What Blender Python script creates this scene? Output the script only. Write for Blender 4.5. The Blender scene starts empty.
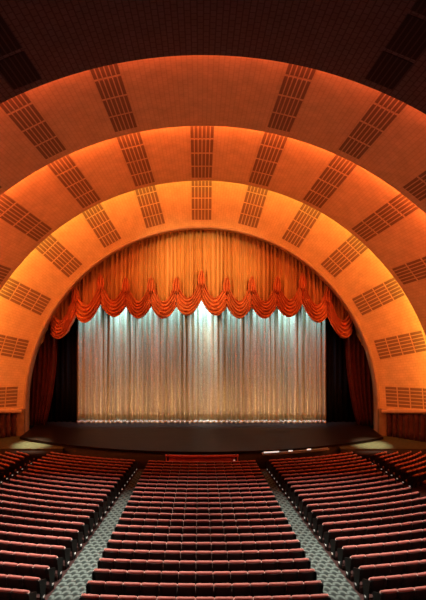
import bpy, math, random
from mathutils import Vector, Matrix
random.seed(7)
R_ = math.radians
PI = math.pi
sc = bpy.context.scene
COL = sc.collection

# ------------------------------------------------------------------ camera
CAM = Vector((-0.15, 0.0, 10.8))
F = 534.0
cd = bpy.data.cameras.new('camera')
cd.sensor_fit = 'VERTICAL'; cd.sensor_height = 36.0; cd.sensor_width = 36.0
cd.lens = F / 600 * 36
cd.shift_x = 13.3 / 600
cam = bpy.data.objects.new('camera', cd); COL.objects.link(cam)
cam.location = CAM; cam.rotation_euler = (PI / 2, 0, 0)
cd.clip_end = 300
sc.camera = cam

# ------------------------------------------------------------------ world, exposure
w = bpy.data.worlds.new('world'); sc.world = w; w.use_nodes = True
w.node_tree.nodes['Background'].inputs[0].default_value = (1.0, 0.45, 0.4, 1)
w.node_tree.nodes['Background'].inputs[1].default_value = 0.0015
vs = sc.view_settings
vs.view_transform = 'Standard'; vs.look = 'None'; vs.gamma = 1; vs.use_curve_mapping = False
vs.exposure = 0.0

# ------------------------------------------------------------------ lights
ZC = 1.95                      # height of the axis the arches turn about


def aim(o, target):
    d = Vector(target) - o.location
    o.rotation_euler = d.to_track_quat('-Z', 'Y').to_euler()


def spot(name, loc, target, power, color, deg, blend=1.0, radius=0.3):
    l = bpy.data.lights.new(name, 'SPOT'); l.energy = power; l.color = color
    l.spot_size = R_(deg); l.spot_blend = blend; l.shadow_soft_size = radius
    o = bpy.data.objects.new(name, l); COL.objects.link(o); o.location = loc; aim(o, target)
    return o


def cove(name, Y, r, aimY, aimr, power, color, n, width=0.12, spread=170, amax=87):
    """lamps in the trough behind an arch lip, washing the arch behind it"""
    for k in range(n):
        a = R_(-amax + 2 * amax * (k + .5) / n)
        l = bpy.data.lights.new(name, 'AREA'); l.shape = 'RECTANGLE'
        l.size = 2 * R_(amax) * r / n; l.size_y = width
        l.energy = power / n; l.color = color; l.spread = R_(spread)
        o = bpy.data.objects.new(name, l); COL.objects.link(o)
        o.location = (r * math.sin(a), Y, ZC + r * math.cos(a))
        d = (Vector((aimr * math.sin(a), aimY, ZC + aimr * math.cos(a))) - o.location).normalized()
        xt = Vector((math.cos(a), 0, -math.sin(a)))
        z = -d; y = z.cross(xt).normalized()
        o.rotation_euler = Matrix((xt, y, z)).transposed().to_euler()


cove('amber_cove_lamp', 39.92, 18.0, 42.4, 15.6, 740, (1, .31, .07), 20)
cove('yellow_cove_lamp', 40.12, 18.02, 40.9, 17.6, 140, (1, .70, .07), 20, .06)
cove('orange_cove_lamp', 31.16, 19.28, 37.5, 18.0, 2500, (1, .15, .04), 20)
cove('yellow_cove_lamp', 31.55, 19.40, 32.6, 19.1, 230, (1, .50, .05), 20, .06)
cove('red_cove_lamp', 23.36, 19.82, 29.0, 19.0, 850, (1, .135, .05), 18)

# house downlights in the ceiling over the stalls
for (x, y, p) in ((-8, 25, 24000), (0, 25, 13500), (8, 25, 20000), (-5, 17, 26500), (5, 17, 22000)):
    spot('house_downlight', (x, y + 3.0, 16.5), (x, y - 1.0, 0), p, (1, .94, .84), 58, 1.0, .5)
# front of house projectors on the contour curtain
spot('curtain_projector', (-9, 29, 17.5), (-1.0, 45, 12.9), 8200, (1, .62, .22), 33, 1.0, .25)
spot('curtain_projector', (9, 29, 17.5), (1.0, 45, 12.9), 6400, (1, .62, .22), 33, 1.0, .25)
# warm footlights on the gold curtain
for x in (-8, -4, 0, 4, 8):
    spot('stage_footlight', (x, 41.5, .25), (x, 46.9, 2.4), 850, (1, .60, .31), 80, 1.0, .15)
# cold border lights above the gold curtain
for x, p in ((-9.6, 5000), (-7.1, 9500), (-4.8, 5500), (-2.4, 5500), (0.2, 12000), (2.8, 5500), (5.2, 5500), (7.4, 9500), (9.7, 5000)):
    spot('border_light', (x, 45.9, 12.6), (x, 46.9, 8.9), p * 1.3, (.34, .68, 1.0), 46, 1.0, .15)
spot('centre_border_light', (0.6, 45.7, 12.6), (0.6, 46.9, 4.0), 5200, (.9, .95, .85), 22, 1.0, .15)
# lamps over the two side landings
spot('landing_lamp', (-13.4, 40.9, 5.5), (-12.9, 40.55, -.2), 6000, (1, .98, .66), 34, 1.0, .08)
spot('landing_lamp', (13.4, 40.9, 5.5), (12.9, 40.55, -.2), 5000, (1, .98, .66), 34, 1.0, .08)


# ------------------------------------------------------------------ materials
def mat(name, color, rough=.6, spec=.3, metal=0., sheen=0., sheen_col=(1, 1, 1), emit=None, es=1.):
    m = bpy.data.materials.new(name); m.use_nodes = True
    b = m.node_tree.nodes['Principled BSDF']
    b.inputs['Base Color'].default_value = (*color, 1)
    b.inputs['Roughness'].default_value = rough
    b.inputs['Specular IOR Level'].default_value = spec
    b.inputs['Metallic'].default_value = metal
    b.inputs['Sheen Weight'].default_value = sheen
    b.inputs['Sheen Tint'].default_value = (*sheen_col, 1)
    if emit:
        b.inputs['Emission Color'].default_value = (*emit, 1)
        b.inputs['Emission Strength'].default_value = es
    return m


def noise_tint(m, scale, c0, c1, coord='Object', detail=4., stretch=(1, 1, 1), lo=.3, hi=.7, bump=0.):
    nt = m.node_tree; N = nt.nodes; L = nt.links; b = N['Principled BSDF']
    tc = N.new('ShaderNodeTexCoord'); mp = N.new('ShaderNodeMapping'); mp.inputs['Scale'].default_value = stretch
    no = N.new('ShaderNodeTexNoise'); no.inputs['Scale'].default_value = scale; no.inputs['Detail'].default_value = detail
    cr = N.new('ShaderNodeValToRGB')
    cr.color_ramp.elements[0].position = lo; cr.color_ramp.elements[0].color = (*c0, 1)
    cr.color_ramp.elements[1].position = hi; cr.color_ramp.elements[1].color = (*c1, 1)
    L.new(tc.outputs[coord], mp.inputs[0]); L.new(mp.outputs[0], no.inputs['Vector'])
    L.new(no.outputs['Fac'], cr.inputs[0]); L.new(cr.outputs[0], b.inputs['Base Color'])
    if bump:
        bp = N.new('ShaderNodeBump'); bp.inputs['Strength'].default_value = bump; bp.inputs['Distance'].default_value = .05
        L.new(no.outputs['Fac'], bp.inputs['Height']); L.new(bp.outputs[0], b.inputs['Normal'])
    return m


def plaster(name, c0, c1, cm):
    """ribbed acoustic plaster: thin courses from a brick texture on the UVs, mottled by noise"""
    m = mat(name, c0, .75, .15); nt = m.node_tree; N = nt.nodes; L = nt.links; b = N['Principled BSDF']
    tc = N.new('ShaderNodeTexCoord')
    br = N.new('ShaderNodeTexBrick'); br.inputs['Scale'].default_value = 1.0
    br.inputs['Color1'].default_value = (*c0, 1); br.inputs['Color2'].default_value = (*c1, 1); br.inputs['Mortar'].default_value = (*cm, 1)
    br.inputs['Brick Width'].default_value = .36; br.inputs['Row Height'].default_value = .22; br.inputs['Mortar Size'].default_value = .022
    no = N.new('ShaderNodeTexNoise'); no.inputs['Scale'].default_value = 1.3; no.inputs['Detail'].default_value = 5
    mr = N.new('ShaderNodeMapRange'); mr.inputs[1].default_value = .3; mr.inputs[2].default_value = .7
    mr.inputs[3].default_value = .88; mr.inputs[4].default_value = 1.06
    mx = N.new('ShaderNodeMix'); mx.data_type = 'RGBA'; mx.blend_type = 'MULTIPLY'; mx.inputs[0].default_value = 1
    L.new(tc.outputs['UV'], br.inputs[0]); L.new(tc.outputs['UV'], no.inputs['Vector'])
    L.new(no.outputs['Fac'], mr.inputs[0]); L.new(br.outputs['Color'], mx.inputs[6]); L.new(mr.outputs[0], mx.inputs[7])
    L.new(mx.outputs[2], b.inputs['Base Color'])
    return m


M = {}
M['plaster'] = plaster('gold_plaster', (.80, .60, .30), (.77, .565, .275), (.70, .50, .24))
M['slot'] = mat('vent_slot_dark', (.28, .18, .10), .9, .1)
M['slotshade'] = mat('shaded_vent_slot', (.03, .02, .02), .9, .1)  # darker copies of slot and bar: shade of the unlit vault in their colour
M['barshade'] = mat('shaded_vent_bar', (.07, .045, .045), .9, .1)
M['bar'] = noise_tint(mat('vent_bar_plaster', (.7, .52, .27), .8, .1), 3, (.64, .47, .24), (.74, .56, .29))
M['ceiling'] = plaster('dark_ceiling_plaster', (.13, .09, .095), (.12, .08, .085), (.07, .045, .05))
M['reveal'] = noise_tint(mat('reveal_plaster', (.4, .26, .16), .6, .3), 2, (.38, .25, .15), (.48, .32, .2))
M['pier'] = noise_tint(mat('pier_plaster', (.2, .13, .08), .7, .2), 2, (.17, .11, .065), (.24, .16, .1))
M['floor'] = noise_tint(mat('floor_dark_carpet', (.035, .018, .017), .95, .05), 6, (.03, .015, .014), (.05, .025, .022))
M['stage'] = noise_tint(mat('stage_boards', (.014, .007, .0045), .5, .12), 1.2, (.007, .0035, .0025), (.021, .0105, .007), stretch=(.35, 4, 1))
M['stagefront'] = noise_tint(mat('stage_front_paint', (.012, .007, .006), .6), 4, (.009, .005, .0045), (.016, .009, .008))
M['landing'] = noise_tint(mat('landing_carpet', (.07, .066, .035), .9, .1), 5, (.05, .047, .024), (.09, .085, .048))
M['black'] = noise_tint(mat('black_velour', (.008, .007, .007), .95, .02), 8, (.006, .005, .005), (.011, .009, .009))
M['drape'] = noise_tint(mat('orange_satin', (.56, .33, .11), .45, .4, sheen=.05), 2.2, (.46, .26, .08), (.66, .40, .14), stretch=(3, 1, .2))
M['swag'] = noise_tint(mat('red_orange_satin', (.66, .21, .075), .5, .4, sheen=.15, sheen_col=(1, .6, .4)), 3, (.56, .165, .055), (.76, .26, .095))
M['side'] = noise_tint(mat('dark_red_velvet', (.08, .014, .013), .6, .3, sheen=.08, sheen_col=(1, .4, .3)), 3, (.06, .010, .009), (.10, .018, .016))
M['lame'] = noise_tint(mat('gold_sequin_cloth', (.42, .37, .24), .36, .5, metal=.4), 14, (.31, .27, .17), (.53, .47, .31), detail=6, lo=.35, hi=.65, bump=.25)
M['hem'] = noise_tint(mat('sequin_hem', (.6, .52, .38), .5, .4, metal=.1), 20, (.45, .38, .27), (.7, .62, .48))
M['velvet'] = noise_tint(mat('red_plush', (.28, .058, .043), .62, .25, sheen=1., sheen_col=(1, .70, .60)), 9, (.24, .047, .035), (.32, .07, .052))
M['shell'] = noise_tint(mat('seat_back_shell', (.014, .007, .0065), .5, .2), 5, (.011, .0055, .005), (.018, .009, .008))
M['iron'] = noise_tint(mat('seat_iron', (.010, .006, .0055), .5, .2), 9, (.008, .0045, .004), (.013, .008, .007))
M['arm'] = noise_tint(mat('armrest_wood', (.04, .018, .013), .5, .3), 7, (.03, .013, .009), (.05, .023, .016), stretch=(1, 6, 1))
M['glow'] = mat('aisle_lamp_glass', (.8, .8, .75), .4, emit=(1, .93, .8), es=.22)
M['rail'] = noise_tint(mat('pit_rail_velvet', (.36, .05, .045), .65, .3, sheen=.4, sheen_col=(1, .6, .5)), 5, (.30, .04, .035), (.42, .065, .055))
M['fluted'] = noise_tint(mat('brown_drape', (.07, .022, .016), .6, .3, sheen=.1), 3, (.05, .015, .011), (.10, .032, .022))
M['ledge'] = noise_tint(mat('ledge_plaster', (.62, .44, .27), .6, .3), 3, (.58, .41, .25), (.68, .5, .31))
M['tray'] = noise_tint(mat('pale_painted_metal', (.22, .25, .24), .5, .4), 6, (.18, .21, .2), (.26, .29, .28))
M['edgeglow'] = mat('lit_edge_glow', (.9, .95, .9), .4, emit=(.85, 1, .92), es=.7)


def carpet_mat():
    m = mat('scale_pattern_carpet', (.3, .33, .31), .95, .05)
    nt = m.node_tree; N = nt.nodes; L = nt.links; b = N['Principled BSDF']

    def mth(op, a, c=None):
        n = N.new('ShaderNodeMath'); n.operation = op
        for i, v in enumerate((a, c)):
            if v is None: continue
            if isinstance(v, (int, float)): n.inputs[i].default_value = v
            else: L.new(v, n.inputs[i])
        return n.outputs[0]
    tc = N.new('ShaderNodeTexCoord'); sp = N.new('ShaderNodeSeparateXYZ'); L.new(tc.outputs['UV'], sp.inputs[0])
    u = mth('MULTIPLY', sp.outputs[0], 1 / .30); v = mth('MULTIPLY', sp.outputs[1], 1 / .34)
    row = mth('FLOOR', v)
    sh = mth('MULTIPLY', mth('MODULO', row, 2.0), .5)
    fu = mth('SUBTRACT', mth('FRACT', mth('ADD', u, sh)), .5)
    fv = mth('FRACT', v)
    d = mth('SQRT', mth('ADD', mth('MULTIPLY', mth('MULTIPLY', fu, fu), 2.6), mth('MULTIPLY', fv, fv)))
    cr = N.new('ShaderNodeValToRGB'); e = cr.color_ramp.elements
    e[0].position = 0; e[0].color = (.016, .02, .018, 1)
    e[1].position = 1; e[1].color = (.018, .022, .02, 1)
    for p, c in ((.32, (.03, .037, .034)), (.60, (.095, .116, .104)), (.80, (.072, .086, .078)), (.92, (.02, .025, .022))):
        q = e.new(p); q.color = (*c, 1)
    L.new(d, cr.inputs[0]); L.new(cr.outputs[0], b.inputs['Base Color'])
    return m


M['carpet'] = carpet_mat()


# ------------------------------------------------------------------ helpers
def mesh_obj(name, verts, faces, material, parent=None, smooth=True, uv=None, midx=None):
    me = bpy.data.meshes.new(name)
    me.from_pydata([tuple(v) for v in verts], [], faces)
    for m_ in (material if isinstance(material, (list, tuple)) else [material]):
        me.materials.append(m_)
    if smooth: me.polygons.foreach_set('use_smooth', [True] * len(me.polygons))
    if midx: me.polygons.foreach_set('material_index', midx)
    if uv:
        l = me.uv_layers.new(name='UVMap')
        for i, lp in enumerate(me.loops): l.data[i].uv = uv[lp.vertex_index]
    me.update()
    o = bpy.data.objects.new(name, me); COL.objects.link(o)
    if parent: o.parent = parent
    return o


def tag(o, label, cat, group=None, kind=None):
    o['label'] = label; o['category'] = cat
    if group: o['group'] = group
    if kind: o['kind'] = kind
    return o


def thing(name, label, cat, loc=(0, 0, 0), rz=0, group=None):
    o = bpy.data.objects.new(name, None); COL.objects.link(o)
    o.location = loc; o.rotation_euler = (0, 0, rz); o.empty_display_size = .2
    return tag(o, label, cat, group)


def grid(nu, nv, fn, closed_u=False):
    """nu x nv vertices, fn(i, j) -> point"""
    V = [fn(i, j) for j in range(nv) for i in range(nu)]
    Fc = []
    for j in range(nv - 1):
        for i in range(nu if closed_u else nu - 1):
            i2 = (i + 1) % nu
            Fc.append((j * nu + i, j * nu + i2, (j + 1) * nu + i2, (j + 1) * nu + i))
    return V, Fc


def thick(V, Fc, nu, nv, off):
    """give an open nu x nv sheet a back face shifted by off, and close its rim"""
    n = len(V); V2 = V + [tuple(Vector(v) + Vector(off)) for v in V]
    F2 = list(Fc) + [tuple(reversed([i + n for i in f])) for f in Fc]
    rim = [i for i in range(nu)] + [j * nu + nu - 1 for j in range(1, nv)] + \
          [(nv - 1) * nu + i for i in range(nu - 2, -1, -1)] + [j * nu for j in range(nv - 2, 0, -1)]
    for a, b in zip(rim, rim[1:] + rim[:1]):
        F2.append((b, a, a + n, b + n))
    return V2, F2


def box(x0, x1, y0, y1, z0, z1):
    V = [(x0, y0, z0), (x1, y0, z0), (x1, y1, z0), (x0, y1, z0), (x0, y0, z1), (x1, y0, z1), (x1, y1, z1), (x0, y1, z1)]
    Fc = [(0, 3, 2, 1), (4, 5, 6, 7), (0, 1, 5, 4), (1, 2, 6, 5), (2, 3, 7, 6), (3, 0, 4, 7)]
    return V, Fc


def join(*parts):
    V = []; Fc = []
    for v, f in parts:
        n = len(V); V += list(v); Fc += [tuple(i + n for i in q) for q in f]
    return V, Fc


def prism_x(poly, x0, x1):
    """extrude a (y, z) polygon along x"""
    n = len(poly)
    V = [(x0, y, z) for y, z in poly] + [(x1, y, z) for y, z in poly]
    Fc = [(i, (i + 1) % n, n + (i + 1) % n, n + i) for i in range(n)] + [tuple(range(n - 1, -1, -1)), tuple(range(n, 2 * n))]
    return V, Fc


# ------------------------------------------------------------------ shells of the arches
FLOOR0, SLOPE = 3.11, .1086


def floor_z(y): return FLOOR0 - SLOPE * y


def arch_pts(a_steps, zbot):
    """(kind, value) stations round an arch: leg foot, half circle, leg foot"""
    st = [('L', zbot), ('L', (zbot + ZC) / 2)]
    st += [('A', -PI / 2 + PI * k / a_steps) for k in range(a_steps + 1)]
    st += [('R', (zbot + ZC) / 2), ('R', zbot)]
    return st


def station(st, y, r, kz=1.0):
    k, v = st
    if k == 'A': return (r * math.sin(v), y, ZC + kz * r * math.cos(v))
    return (-r if k == 'L' else r, y, v)


def arch(name, profile, material, zbot, label, steps=128, kz=1.0):
    st = arch_pts(steps, zbot)
    s = [0.0]
    for p, q in zip(profile, profile[1:]): s.append(s[-1] + math.dist(p, q))
    V, Fc = grid(len(st), len(profile), lambda i, j: station(st[i], *profile[j], kz))
    rm = 17.5
    uv = []
    for j in range(len(profile)):
        for i, q in enumerate(st):
            if q[0] == 'A': u = q[1] * rm
            elif q[0] == 'L': u = -PI / 2 * rm - (ZC - q[1])
            else: u = PI / 2 * rm + (ZC - q[1])
            uv.append((s[j], u))
    o = mesh_obj(name, V, Fc, material, uv=uv)
    o['kind'] = 'structure'; o['label'] = label; o['category'] = 'ceiling'
    return o


def dens(a, b, n): return [(a[0] + (b[0] - a[0]) * k / n, a[1] + (b[1] - a[1]) * k / n) for k in range(n + 1)]


B1 = ((43.6, 14.55), (40.6, 18.2))
B2 = ((39.45, 17.68), (31.4, 19.72))
B3 = ((31.0, 18.97), (23.6, 20.3))
B4 = ((23.2, 19.5), (2.0, 22.5))
KZ = 1.026     # the stage arch stands a little taller than a half circle
arch('ceiling', dens(*B1, 6) + [(39.6, 19.2)], M['plaster'], ZC - .01, 'innermost and brightest gold plaster arch framing the stage', kz=KZ)
arch('ceiling', [(39.6, 19.3), (39.56, 18.4), (39.53, 17.72), (39.50, 17.68)] + dens(*B2, 8) + [(31.2, 20.2)], M['plaster'], -1.6, 'middle orange plaster arch, second from the stage')
arch('ceiling', [(31.15, 20.3), (31.08, 19.6), (31.06, 19.0), (31.03, 18.97)] + dens(*B3, 8) + [(23.4, 20.8)], M['plaster'], -.9, 'outer dim red plaster arch, third from the stage')
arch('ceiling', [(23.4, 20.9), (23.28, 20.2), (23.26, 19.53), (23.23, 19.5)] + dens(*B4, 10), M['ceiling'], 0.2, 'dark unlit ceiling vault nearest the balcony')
# reveal of the stage opening
st = arch_pts(128, -.01)
prof = [(43.58, 14.56), (43.5, 14.50), (43.5, 14.40), (43.56, 14.34), (44.5, 14.34), (44.6, 14.9), (44.6, 19.0)]
V, Fc = grid(len(st), len(prof), lambda i, j: station(st[i], *prof[j], KZ))
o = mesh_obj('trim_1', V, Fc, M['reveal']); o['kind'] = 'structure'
tag(o, 'brown curved reveal edging the stage opening', 'trim')


# ------------------------------------------------------------------ vent strips
def arch_frame(band, ang, kz=1.0):
    """point on a band at fraction t with side offset; returns function (t, side, lift) -> xyz"""
    (y0, r0), (y1, r1) = band
    L = math.dist(*band)
    ny, nr = -(r1 - r0) / L, (y1 - y0) / L      # unit normal pointing to the hall
    if nr > 0: ny, nr = -ny, -nr

    def f(t, side, lift):
        y = y0 + (y1 - y0) * t + ny * lift; r = r0 + (r1 - r0) * t + nr * lift
        a = ang + side / r
        return (r * math.sin(a), y, ZC + kz * r * math.cos(a))
    return f


ORD = ['', 'first', 'second', 'third', 'fourth', 'fifth', 'sixth', 'seventh', 'eighth', 'ninth', 'tenth', 'eleventh', 'twelfth', 'thirteenth',
       'fourteenth', 'fifteenth', 'sixteenth', 'seventeenth', 'eighteenth', 'nineteenth', 'twentieth', 'twenty-first', 'twenty-second', 'twenty-third']


def bxq(f, t0, t1, s0, s1, l0, l1, n=3):
    V = []; Fc = []
    for k in range(n + 1):
        t = t0 + (t1 - t0) * k / n
        V += [f(t, s0, l0), f(t, s1, l0), f(t, s1, l1), f(t, s0, l1)]
    for k in range(n):
        b = 4 * k
        for q in range(4):
            Fc.append((b + q, b + (q + 1) % 4, b + 4 + (q + 1) % 4, b + 4 + q))
    Fc += [(3, 2, 1, 0), (4 * n, 4 * n + 1, 4 * n + 2, 4 * n + 3)]
    return V, Fc


def vent(band, ang, t0, t1, width, label, group, bars=6, dim=False):
    f = arch_frame(band, ang, KZ if band is B1 else 1.0)
    org = Vector(f((t0 + t1) / 2, 0, 0))
    e = thing('ceiling_vent', label, 'vent', org, 0, group)
    rel = lambda q: ([tuple(Vector(p) - org) for p in q[0]], q[1])
    n = 4; gap = .022 * (t1 - t0) / .9
    L = (t1 - t0 - gap * (n - 1)) / n
    for k in range(n):
        a = t0 + k * (L + gap); b = a + L
        p = mesh_obj('grille_panel', *rel(bxq(f, a, b, -width / 2, width / 2, -.02, .012)), M['slotshade' if dim else 'slot'], e, smooth=False)
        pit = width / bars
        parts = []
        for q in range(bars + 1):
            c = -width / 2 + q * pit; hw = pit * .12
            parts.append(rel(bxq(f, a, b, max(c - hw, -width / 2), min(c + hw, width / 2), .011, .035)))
        mesh_obj('slot_bars', *join(*parts), M['barshade' if dim else 'bar'], p, smooth=False)
    return e


def side_word(k):
    if k == 0: return 'at the crown'
    return '%s %s of the crown' % (ORD[abs(k)], 'right' if k > 0 else 'left')


for k in range(-6, 7):
    vent(B1, R_(14.35 * k), .12, .93, 1.62, 'slotted vent strip on the innermost bright arch, ' + side_word(k), 'vent strips on the innermost arch')
for k in range(-4, 5):
    vent(B2, R_(13.4 * k), .06, .90, 1.50, 'slotted vent strip on the middle orange arch, ' + side_word(k), 'vent strips on the middle arch')
for k in (-3, -2, -1, 1, 2, 3):
    vent(B3, R_(12.75 * k + (.4 if k > 0 else -.4)), .08, .97, 1.34, 'dark slotted vent strip on the outer red arch, ' + side_word(k), 'vent strips on the outer arch')
for k in (-1, 1):
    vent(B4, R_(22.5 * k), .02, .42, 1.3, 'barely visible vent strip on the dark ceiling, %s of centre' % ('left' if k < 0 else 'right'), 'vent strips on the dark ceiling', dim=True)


# ------------------------------------------------------------------ floors
def sag(x, R): return R - math.sqrt(R * R - x * x)


nx = 61
xs = [-20.5 + 41 * i / (nx - 1) for i in range(nx)]


def floor_front(x): return min(36.6 + sag(max(-12.5, min(12.5, x)), 24), 39.4)


ys = [k / 11 for k in range(12)]
V, Fc = grid(nx, 12, lambda i, j: (xs[i], 6 + (floor_front(xs[i]) - 6) * ys[j], floor_z(6 + (floor_front(xs[i]) - 6) * ys[j])))
V, Fc = thick(V, Fc, nx, 12, (0, 0, -.3))
o = mesh_obj('floor', V, Fc, M['floor'], smooth=False); tag(o, 'dark sloping floor under the rows of seats', 'floor', kind='structure')


def lip_y(x): return 38.0 + sag(x, 27)


sx = [-14.34 + 28.68 * i / 40 for i in range(41)]
V, Fc = grid(41, 2, lambda i, j: (sx[i], lip_y(sx[i]) if j == 0 else 52.0, 0))
V, Fc = thick(V, Fc, 41, 2, (0, 0, -.12))
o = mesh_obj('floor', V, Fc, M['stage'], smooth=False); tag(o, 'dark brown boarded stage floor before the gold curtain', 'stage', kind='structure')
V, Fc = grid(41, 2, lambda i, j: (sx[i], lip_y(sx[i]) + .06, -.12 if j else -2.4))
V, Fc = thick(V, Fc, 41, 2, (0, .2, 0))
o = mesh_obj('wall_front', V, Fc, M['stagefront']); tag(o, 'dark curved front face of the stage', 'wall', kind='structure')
V, Fc = box(-13, 13, 36.2, 43.0, -2.6, -2.4)
o = mesh_obj('floor', V, Fc, M['stagefront'], smooth=False); tag(o, 'dark orchestra pit floor below the stage lip', 'floor', kind='structure')
for s, nm in ((-1, 'left'), (1, 'right')):
    ly = [10.3 + 8.6 * i / 16 for i in range(17)]
    V, Fc = grid(17, 2, lambda i, j: (s * ly[i], (max(39.45, floor_front(ly[i]) + .03)) if j == 0 else (min(lip_y(ly[i]) - .03, 43.3) if ly[i] < 14.34 else 43.3), -.2))
    V, Fc = thick(V, Fc, 17, 2, (0, 0, -.05))
    o = mesh_obj('floor', V, Fc, M['landing'], smooth=False); tag(o, 'lit yellowish landing beside the stage, %s side' % nm, 'landing', kind='structure')
    fy = lambda x: max(39.45, floor_front(x) + .03)
    V, Fc = grid(17, 2, lambda i, j: (s * ly[i], fy(ly[i]) + .02, -.255 if j == 0 else -1.2))
    V, Fc = thick(V, Fc, 17, 2, (0, .15, 0))
    o = mesh_obj('wall_front', V, Fc, M['stagefront']); tag(o, 'dark riser in front of the lit landing, %s side' % nm, 'wall', kind='structure')
    # sloping ledge carrying the foot of the innermost arch, and the drape under it
    bl = math.dist(*B1); dn = ((B1[1][0] - B1[0][0]) / bl, (B1[1][1] - B1[0][1]) / bl)

    def along(t, off, s=s):
        return s * (B1[0][1] + dn[1] * bl * t + off * dn[0]), B1[0][0] + dn[0] * bl * t - off * dn[1]
    V = []
    for k in range(9):
        t = .06 + 1.1 * k / 8
        for off, dz in ((-.3, 0), (.30, 0), (.36, -.06), (.36, -.22), (.28, -.30), (-.3, -.30)):
            x, y = along(t, off)
            V.append((x, y, 10.8 - 109.5 * y / F + dz))
    Fc = []
    for k in range(8):
        for q in range(6):
            Fc.append((6 * k + q, 6 * k + (q + 1) % 6, 6 * k + 6 + (q + 1) % 6, 6 * k + 6 + q))
    Fc += [(5, 4, 3, 2, 1, 0), tuple(range(48, 54))]
    o = mesh_obj('trim_2' if s < 0 else 'trim_3', V, Fc, M['ledge'], smooth=False); tag(o, 'plaster ledge under the foot of the innermost arch, %s side' % nm, 'ledge', kind='structure')
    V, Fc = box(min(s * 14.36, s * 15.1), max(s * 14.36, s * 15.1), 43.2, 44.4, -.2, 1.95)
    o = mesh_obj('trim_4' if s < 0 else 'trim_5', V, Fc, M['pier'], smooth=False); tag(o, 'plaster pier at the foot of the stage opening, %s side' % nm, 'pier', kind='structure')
    V, Fc = box(min(s * 15.1, s * 19.5), max(s * 15.1, s * 19.5), 43.4, 43.6, -.9, 1.95)
    o = mesh_obj('wall_left' if s < 0 else 'wall_right', V, Fc, M['stagefront'], smooth=False); tag(o, 'dark wall behind the brown drape, %s of the stage' % nm, 'wall', kind='structure')
    # brown pleated drape under the ledge

    def dr(i, j):
        u = i / 180; t = .13 + 1.0 * u
        x, y = along(t, .02 + .10 * math.sin(u * 2 * PI * 11) + .04 * math.sin(u * 61))
        zt = 10.8 - 109.5 * y / F - .31
        return (x, y, zt + (-.185 - zt) * j / 4)
    V, Fc = grid(181, 5, dr); V, Fc = thick(V, Fc, 181, 5, (0, .03, 0))
    tag(mesh_obj('pleated_drape', V, Fc, M['fluted']), 'brown pleated drape hanging under the ledge %s of the stage' % nm, 'drape')

V, Fc = box(-20, 20, 51.6, 51.9, -1, 20)
o = mesh_obj('wall_back', V, Fc, M['black'], smooth=False); tag(o, 'black back wall of the stage', 'wall', kind='structure')

# ------------------------------------------------------------------ stage curtains
# gold curtain
ph = [random.uniform(0, 6.28) for _ in range(6)]
HW = 10.98
nU = 901


def warp(x): return x + .09 * math.sin(x * 1.7 + ph[0]) + .035 * math.sin(x * 4.1 + ph[1])


def fold(x, z):
    q = warp(x) + .02 * math.sin(z * .8 + x)
    a = .085 + .018 * math.sin(x * 1.3 + ph[2]) + .015 * math.sin(x * 3.7 + ph[3])
    return 2.0 * a * math.sin(q * 2 * PI / .46) + .035 * math.sin(q * 2 * PI / 1.35 + ph[4]) + .022 * math.sin(q * 2 * PI / .21 + ph[5])


gc = thing('gold_curtain', 'shimmering pleated gold curtain lit pale blue at the top behind the swags', 'curtain', (0, 46.9, 0))
zz = [.22, .8, 2, 3.5, 5, 6.5, 8, 9.5, 11, 13]
V, Fc = grid(nU, len(zz), lambda i, j: (-HW + 2 * HW * i / (nU - 1), fold(-HW + 2 * HW * i / (nU - 1), zz[j]), zz[j]))
V, Fc = thick(V, Fc, nU, len(zz), (0, .02, 0))
mesh_obj('curtain_cloth', V, Fc, M['lame'], gc)
zh = [.015 , .12, .22]
V, Fc = grid(nU, 3, lambda i, j: (-HW + 2 * HW * i / (nU - 1), fold(-HW + 2 * HW * i / (nU - 1), zh[j]) - .02, zh[j]))
V, Fc = thick(V, Fc, nU, 3, (0, .04, 0))
h = mesh_obj('hem', V, Fc, M['hem'], gc); h['label'] = 'brighter beaded hem'

# black masking drapes either side
for s, nm in ((-1, 'left'), (1, 'right')):
    def bk(i, j, s=s):
        x = 10.6 + 5.2 * i / 120
        return (s * x, 47.35 + .12 * math.sin(x * 2 * PI / .5) + .04 * math.sin(x * 7.7), .01 + 14.5 * j / 4)
    V, Fc = grid(121, 5, bk); V, Fc = thick(V, Fc, 121, 5, (0, .03, 0))
    tag(mesh_obj('masking_drape', V, Fc, M['black']), 'black masking drape %s of the gold curtain' % nm, 'drape')

# contour curtain with swags
YV = 45.25
cc = thing('contour_curtain', 'orange contour curtain gathered into deep scalloped swags across the stage opening', 'curtain', (0, YV, 0))
PITCH = 2.125


def gather_z(k):
    return {0: 12.95, 4: 12.65, 5: 11.6, 6: 10.1, 7: 8.6}.get(abs(k), 12.4)


def top_z(x): return 16.7


def drape_bot(x):
    k = x / PITCH; i = math.floor(k); s = k - i
    za, zb = gather_z(i), gather_z(i + 1)
    return za + (zb - za) * s - 1.8 * (4 * s * (1 - s)) ** 1.25 - .75


ph2 = [random.uniform(0, 6.28) for _ in range(5)]


def pleat(x):
    q = x + .05 * math.sin(x * 3.1 + ph2[0])
    return (.10 + .03 * math.sin(x * 1.9 + ph2[1])) * math.sin(q * 2 * PI / .355) + .05 * math.sin(q * 2 * PI / .81 + ph2[2]) + .03 * math.sin(q * 2 * PI / .17 + ph2[3])


nD = 1001
XD = 14.2


def drp(i, j):
    x = -XD + 2 * XD * i / (nD - 1); t = j / 10
    zb = drape_bot(x); zt = 17.4
    amp = 1.0 + .35 * t
    return (x, .15 + pleat(x) * amp, zt + (zb - zt) * t)


V, Fc = grid(nD, 11, drp); V, Fc = thick(V, Fc, nD, 11, (0, .03, 0))
mesh_obj('pleated_top', V, Fc, M['drape'], cc)


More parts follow.
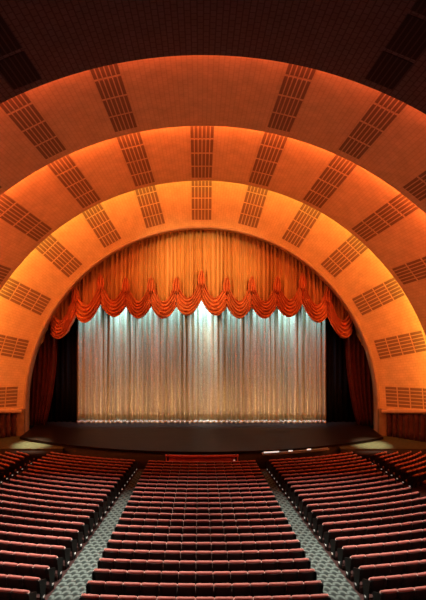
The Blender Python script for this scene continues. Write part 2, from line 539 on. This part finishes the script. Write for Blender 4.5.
def swag(k):
    za, zb = gather_z(k), gather_z(k + 1)
    x0 = k * PITCH; n, m = 37, 61
    rn = random.Random(k * 31 + 5)
    p1, p2 = rn.uniform(0, 6.28), rn.uniform(0, 6.28)

    def f(i, j):
        s = i / (n - 1); t = j / (m - 1)
        q = 4 * s * (1 - s)
        zz_ = za + .12 + (zb - za) * s - 2.3 * t - (1.8 * (1 - t) * q ** 1.25 + 1.0 * t * q)
        env = math.sin(PI * min(1, max(0, s * 1.0))) ** .6
        nf = 4.6 + 1.2 * ((k * 7) % 5) / 4
        ripple = .35 * math.sin(2 * PI * (2.3 * nf * t + .6 * math.sin(s * 7 + p2)) + p1) + 2 * abs(math.sin(PI * (nf * t + .35 * math.sin(s * 5 + p1)) + p2)) - 1
        y = -.10 - .42 * env * (math.sin(PI * (t * .8 + .12))) - .26 * ripple * (.35 + .65 * env)
        x = x0 + PITCH * (s + (.5 - s) * .10 * t * 0)
        zz_ += 0
        return (x, y, zz_)
    V, Fc = grid(n, m, f); V, Fc = thick(V, Fc, n, m, (0, .05, 0))
    return mesh_obj('swag', V, Fc, M['swag'], cc)


def cascade(k):
    """gathered ruffle hanging where two swags meet"""
    z0 = gather_z(k); n, m = 41, 13
    rn = random.Random(k + 90); p = rn.uniform(0, 6)

    def f(i, j):
        t = j / (m - 1); u = -1 + 2 * i / (n - 1)
        wd = .15 + .32 * t ** .8 - .50 * max(0, t - .55)
        zt = z0 + .38 - 1.35 * t + .13 * math.cos(u * 8 + p) * (1 if j in (0, m - 1) else .3) - .16 * abs(u) * (1 - t)
        y = -.34 - .16 * (1 - u * u) - .13 * math.sin(u * 9 + p + t * 2)
        return (k * PITCH + u * wd, y, zt)
    V, Fc = grid(n, m, f); V, Fc = thick(V, Fc, n, m, (0, .12, 0))
    return mesh_obj('cascade', V, Fc, M['swag'], cc)


for k in range(-6, 6): swag(k)
for k in range(-6, 7): cascade(k)

# red side drapes
for s, nm in ((-1, 'left'), (1, 'right')):
    def sd(i, j, s=s):
        t = j / 16; u = i / 90
        z = 11.3 - 11.29 * t
        xi = 12.45 + .95 * max(0, (t - .4) / .6) ** 1.8; xo = 14.95
        x = xi + (xo - xi) * u
        return (s * x, 46.0 + .14 * math.sin(u * 2 * PI * 6 + .6 * math.sin(t * 3)) + .05 * math.sin(u * 31), z)
    V, Fc = grid(91, 17, sd); V, Fc = thick(V, Fc, 91, 17, (0, .03, 0))
    tag(mesh_obj('side_drape', V, Fc, M['side']), 'dark red drape hanging to the stage floor at the %s of the opening' % nm, 'drape')

# ------------------------------------------------------------------ pit rail, lit edge of the stage lip
RY = 35.95
pr = thing('pit_rail', 'low red padded rail across the middle of the orchestra pit', 'rail', (0, RY, floor_z(RY)))
n = 25
prx = [-2.45 + 4.9 * i / (n - 1) for i in range(n)]
V, Fc = grid(n, 2, lambda i, j: (prx[i], sag(prx[i], 20), 0 if j == 0 else 1.02)); V, Fc = thick(V, Fc, n, 2, (0, .10, 0))
mesh_obj('panel', V, Fc, M['rail'], pr)
cap = [(-.06, 1.0), (-.08, 1.06), (-.04, 1.12), (.05, 1.14), (.14, 1.12), (.18, 1.06), (.16, 1.0)]
V, Fc = grid(n, 8, lambda i, j: (prx[i] * 1.01, sag(prx[i], 20) + cap[j % 7][0], cap[j % 7][1]))
mesh_obj('cap', V, Fc + [tuple(range(0, n * 7, n)), tuple(range(n - 1, n * 7, n))[::-1]], M['rail'], pr)
for x in (-2.3, 2.3):
    mesh_obj('post', *box(x - .06, x + .06, sag(x, 20) - .03, sag(x, 20) + .13, 0, 1.16), M['iron'], pr, smooth=False)
V, Fc = box(2.12, 2.24, sag(2.2, 20) - .12, sag(2.2, 20) - .03, .72, .82)
o = mesh_obj('pilot_lamp', V, Fc, M['glow'], pr, smooth=False); o['label'] = 'small white pilot lamp'

tr = thing('lit_lip_edge', 'pale lit edge along the stage lip right of the pit rail', 'trough', (0, 0, 0))
tn = 33
tx = [4.35 + 5.0 * i / (tn - 1) for i in range(tn)]


def trough(x0, x1, a, b, z0, z1):
    q = [x0 + (x1 - x0) * i / 20 for i in range(21)]
    V, Fc = grid(21, 2, lambda i, j: (q[i], lip_y(q[i]) + a, z0 if j == 0 else z1))
    return thick(V, Fc, 21, 2, (0, b - a, 0))


mesh_obj('tray', *trough(4.3, 9.3, -.62, -.16, -.16, -.10), M['tray'], tr, smooth=False)
mesh_obj('front_edge', *trough(4.3, 9.3, -.66, -.62, -.16, -.02), M['tray'], tr, smooth=False)
for a, b in ((4.4, 5.5), (6.2, 6.5), (7.6, 7.9)):
    mesh_obj('lamp', *trough(a, b, -.60, -.48, -.10, .03), M['edgeglow'], tr, smooth=False)  # added glowing strips, standing in for light on the pale lip edge
for x in (4.6, 6.9, 9.1):
    y = lip_y(x)
    mesh_obj('bracket', *box(x - .04, x + .04, y - .5, y + .07, -.24, -.155), M['iron'], tr, smooth=False)

# ------------------------------------------------------------------ seats
PW = .553       # seat pitch along a row


def s_backrest():
    # closed profile (y, z) lofted across the width, seat faces +y
    prof = [(.060, .40), (.035, .55), (.005, .70), (-.018, .80), (-.030, .845), (-.055, .868), (-.085, .872), (-.115, .860), (-.132, .835), (-.133, .795), (-.105, .70), (-.06, .55), (-.03, .40)]
    cols = [(-.2725, .6, -.055), (-.252, .92, -.02), (-.16, 1.0, -.003), (-.055, 1.0, 0), (.055, 1.0, 0), (.16, 1.0, -.003), (.252, .92, -.02), (.2725, .6, -.055)]
    cy = -.04
    V = []; n = len(prof)
    for x, k, dz in cols:
        fw = .9 * x * x * .55
        for (y, z) in prof:
            m_ = cy - .07 * (z - .6)
            V.append((x, m_ + (y - m_) * k + fw, z + dz * (1 if z > .8 else 0)))
    Fc = []
    for c in range(len(cols) - 1):
        for q in range(n):
            Fc.append((c * n + q, c * n + (q + 1) % n, (c + 1) * n + (q + 1) % n, (c + 1) * n + q))
    Fc += [tuple(range(n - 1, -1, -1)), tuple(range((len(cols) - 1) * n, len(cols) * n))]
    return V, Fc


def s_shell():
    cols = [-.268, -.13, 0, .13, .268]
    rows = [(-.015, .33), (-.05, .46), (-.10, .64), (-.139, .775), (-.140, .790)]
    V, Fc = grid(5, 5, lambda i, j: (cols[i], rows[j][0] - .006 + .9 * cols[i] ** 2 * .5, rows[j][1]))
    return thick(V, Fc, 5, 5, (0, .02, 0))


def s_seat():
    # cushion
    prof = [(.065, .35), (.40, .34), (.475, .36), (.495, .40), (.48, .435), (.42, .45), (.20, .435), (.065, .42)]
    a = prism_x(prof, -.225, .225)
    return a


def s_arm(s):
    prof = [(-.09, .595), (.02, .60), (.30, .615), (.345, .605), (.35, .58), (.31, .565), (-.08, .56)]
    return prism_x(prof, s * .2755 - .012 + (-.010 if s > 0 else .010), s * .2755 + .012 + (-.010 if s > 0 else .010))


def s_leg(s):
    prof = [(.02, -.03), (.20, -.055), (.20, -.01), (.13, .05), (.11, .30), (.20, .46), (.22, .57), (-.02, .57), (-.01, .44), (.03, .30), (.05, .05), (.01, .0)]
    return prism_x(prof, s * .264 - .010, s * .264 + .010)


def s_end(s):
    prof = [(-.12, .66), (-.05, .30), (.01, -.02), (.24, -.055), (.25, .10), (.30, .40), (.36, .56), (.36, .61), (.31, .64), (-.10, .80), (-.135, .78)]
    return prism_x(prof, s * .281, s * .311)


def s_lamp(s):
    return box(min(s * .309, s * .328), max(s * .309, s * .328), .10, .19, .14, .20)


def make_seat():
    e = bpy.data.objects.new('theatre_seat', None); COL.objects.link(e); e.empty_display_size = .15
    mesh_obj('backrest', *s_backrest(), M['velvet'], e)
    mesh_obj('back_shell', *s_shell(), M['shell'], e)
    mesh_obj('seat', *s_seat(), M['velvet'], e, smooth=False)
    for s in (-1, 1):
        mesh_obj('armrest', *s_arm(s), M['arm'], e, smooth=False)
        mesh_obj('leg', *s_leg(s), M['iron'], e, smooth=False)
    return e


def copy_tree(o, parent=None):
    c = o.copy(); COL.objects.link(c)
    if parent: c.parent = parent
    for ch in list(o.children): copy_tree(ch, c)
    return c


ROW0, RSP, NROW = 15.24, .91, 23


def row_R(y0):
    pts = [(13, 33), (15.7, 30), (23, 23), (28, 20), (36, 18.5)]
    for (a, ra), (b, rb) in zip(pts, pts[1:]):
        if y0 <= b: return ra + (rb - ra) * (y0 - a) / (b - a)
    return 18.5


def inner_x(y): return 5.15 + (4.5 - 5.15) * (y - 15.6) / 19.4


def on_row(arc, y0):
    R = row_R(y0); a = arc / R
    return (R * math.sin(a), y0 + R - R * math.cos(a), a)


def arc_of_x(x, y0):
    R = row_R(y0); return R * math.asin(x / R)


slots = []       # dicts: block, row (1 = nearest), pos (1 = at the inner aisle / left aisle), n, x, y, a, end
for r in range(-1, NROW):
    y0 = ROW0 + RSP * r + .085
    for i in range(13):
        x, y, a = on_row((i - 6) * PW, y0)
        slots.append(dict(block='centre', row=r + 1, pos=i + 1, x=x, y=y, a=a, end=-1 if i == 0 else (1 if i == 12 else 0)))
    for s in (-1, 1):
        nm = 'left' if s < 0 else 'right'
        a0 = arc_of_x(inner_x(y0), y0); a1 = arc_of_x(11.05, y0); n = int((a1 - a0) / PW + .3)
        for i in range(n):
            x, y, a = on_row(s * (a0 + (i + .5) * PW), y0)
            if y > floor_front(x) - .25: continue
            slots.append(dict(block=nm, row=r + 1, pos=i + 1, x=x, y=y, a=a, end=-s if i == 0 else (s if i == n - 1 else 0)))
        a0 = arc_of_x(12.3, y0); a1 = arc_of_x(17.2, y0) if 17.2 < row_R(y0) else a0 + 4.5; n = int((a1 - a0) / PW)
        for i in range(n):
            x, y, a = on_row(s * (a0 + (i + .5) * PW), y0)
            if y < 31.0 or y > 39.1 or abs(x) > 17.3: continue
            slots.append(dict(block='far ' + nm, row=r + 1, pos=i + 1, x=x, y=y, a=a, end=-s if i == 0 else 0))


def px(x, y, z): return (199.7 + F * (x - CAM.x) / y, 300 - F * (z - CAM.z) / y)


for q in slots:
    q['z'] = floor_z(q['y']); q['u'], q['v'] = px(q['x'], q['y'], q['z'] + .86)
    hw = .26 * F / q['y']
    q['in'] = q['u'] > -hw * .5 and q['u'] < 426 + hw * .5 and q['v'] < 598.5
seen = sorted([q for q in slots if q['in']], key=lambda q: q['y'])
single = seen[:300]
ids = set(id(q) for q in single)
first = make_seat()
used = False
lrow = {b: min(q['row'] for q in single if q['block'] == b) for b in ('left', 'centre', 'right')}
for q in single:
    if not used: e = first; used = True
    else: e = copy_tree(proto_src)
    if e is first:
        # keep an untouched template to copy from
        proto_src = first
    e.location = (q['x'], q['y'], q['z']); e.rotation_euler = (0, 0, q['a'])
    rr = q['row'] - lrow[q['block']] + 1
    rw = 'nearest row' if rr == 1 else ORD[rr] + ' row from the nearest'
    if q['block'] == 'centre':
        if q['pos'] == 7: ps = 'middle seat'
        elif q['pos'] < 7: ps = ('at' if q['pos'] == 1 else ORD[q['pos']] + ' from') + ' the left aisle'
        else: ps = ('at' if q['pos'] == 13 else ORD[14 - q['pos']] + ' from') + ' the right aisle'
    else:
        ps = ('at' if q['pos'] == 1 else ORD[q['pos']] + ' from') + ' the carpeted aisle'
    tag(e, 'red plush theatre seat, %s block, %s, %s' % (q['block'], rw, ps), 'seat', 'red theatre seats in the %s block' % q['block'])
single_objs = []
# end panels, added to the aisle seats after every plain copy has been made
seat_objs = [o for o in COL.objects if o.type == 'EMPTY' and o.get('category') == 'seat']
by_loc = {(round(o.location.x, 3), round(o.location.y, 3)): o for o in seat_objs}
end_mesh = {}
for q in single:
    if not q['end']: continue
    e = by_loc[(round(q['x'], 3), round(q['y'], 3))]
    s = q['end']
    if s not in end_mesh:
        p = mesh_obj('end_panel', *s_end(s), M['iron'], e, smooth=False)
        l = mesh_obj('aisle_lamp', *s_lamp(s), M['glow'], p, smooth=False)
        end_mesh[s] = (p, l)
    else:
        p = end_mesh[s][0].copy(); COL.objects.link(p); p.parent = e
        l = end_mesh[s][1].copy(); COL.objects.link(l); l.parent = p

# the farther seats, past the 300 that show largest, as one object
MI = [M['velvet'], M['shell'], M['arm'], M['iron'], M['glow']]
tmpl = [(s_backrest(), 0), (s_shell(), 1), (s_seat(), 0), (s_arm(-1), 2), (s_arm(1), 2), (s_leg(-1), 3), (s_leg(1), 3)]
V = []; Fc = []; MX = []
for q in slots:
    if id(q) in ids: continue
    c, sn = math.cos(q['a']), math.sin(q['a'])
    T = list(tmpl)
    if q['end']: T += [(s_end(q['end']), 3), (s_lamp(q['end']), 4)]
    for (v, f), mi in T:
        n = len(V)
        V += [(q['x'] + c * p[0] - sn * p[1], q['y'] + sn * p[0] + c * p[1], q['z'] + p[2]) for p in v]
        Fc += [tuple(i + n for i in k) for k in f]; MX += [mi] * len(f)
o = mesh_obj('distant_theatre_seats', V, Fc, MI, smooth=False, midx=MX)
tag(o, 'many far rows of red theatre seats reaching down to the stage', 'seats', kind='stuff')

# ------------------------------------------------------------------ aisle carpets
for s, nm in ((-1, 'left'), (1, 'right')):
    n = 40

    def cp(i, j, s=s):
        y = 12.5 + (36.1 - 12.5) * j / (n - 1)
        x = 3.72 + (inner_x(y) - .12 - 3.72) * i / 4
        return (s * x, y, floor_z(y) + .022)
    V, Fc = grid(5, n, cp)
    uv = [(v[0], v[1]) for v in V]
    V, Fc = thick(V, Fc, 5, n, (0, 0, -.018))
    mo = mesh_obj('aisle_carpet', V, Fc, M['carpet'], smooth=False, uv=uv + uv)
    tag(mo, 'grey fish-scale patterned carpet in the aisle %s of the centre block' % nm, 'carpet')
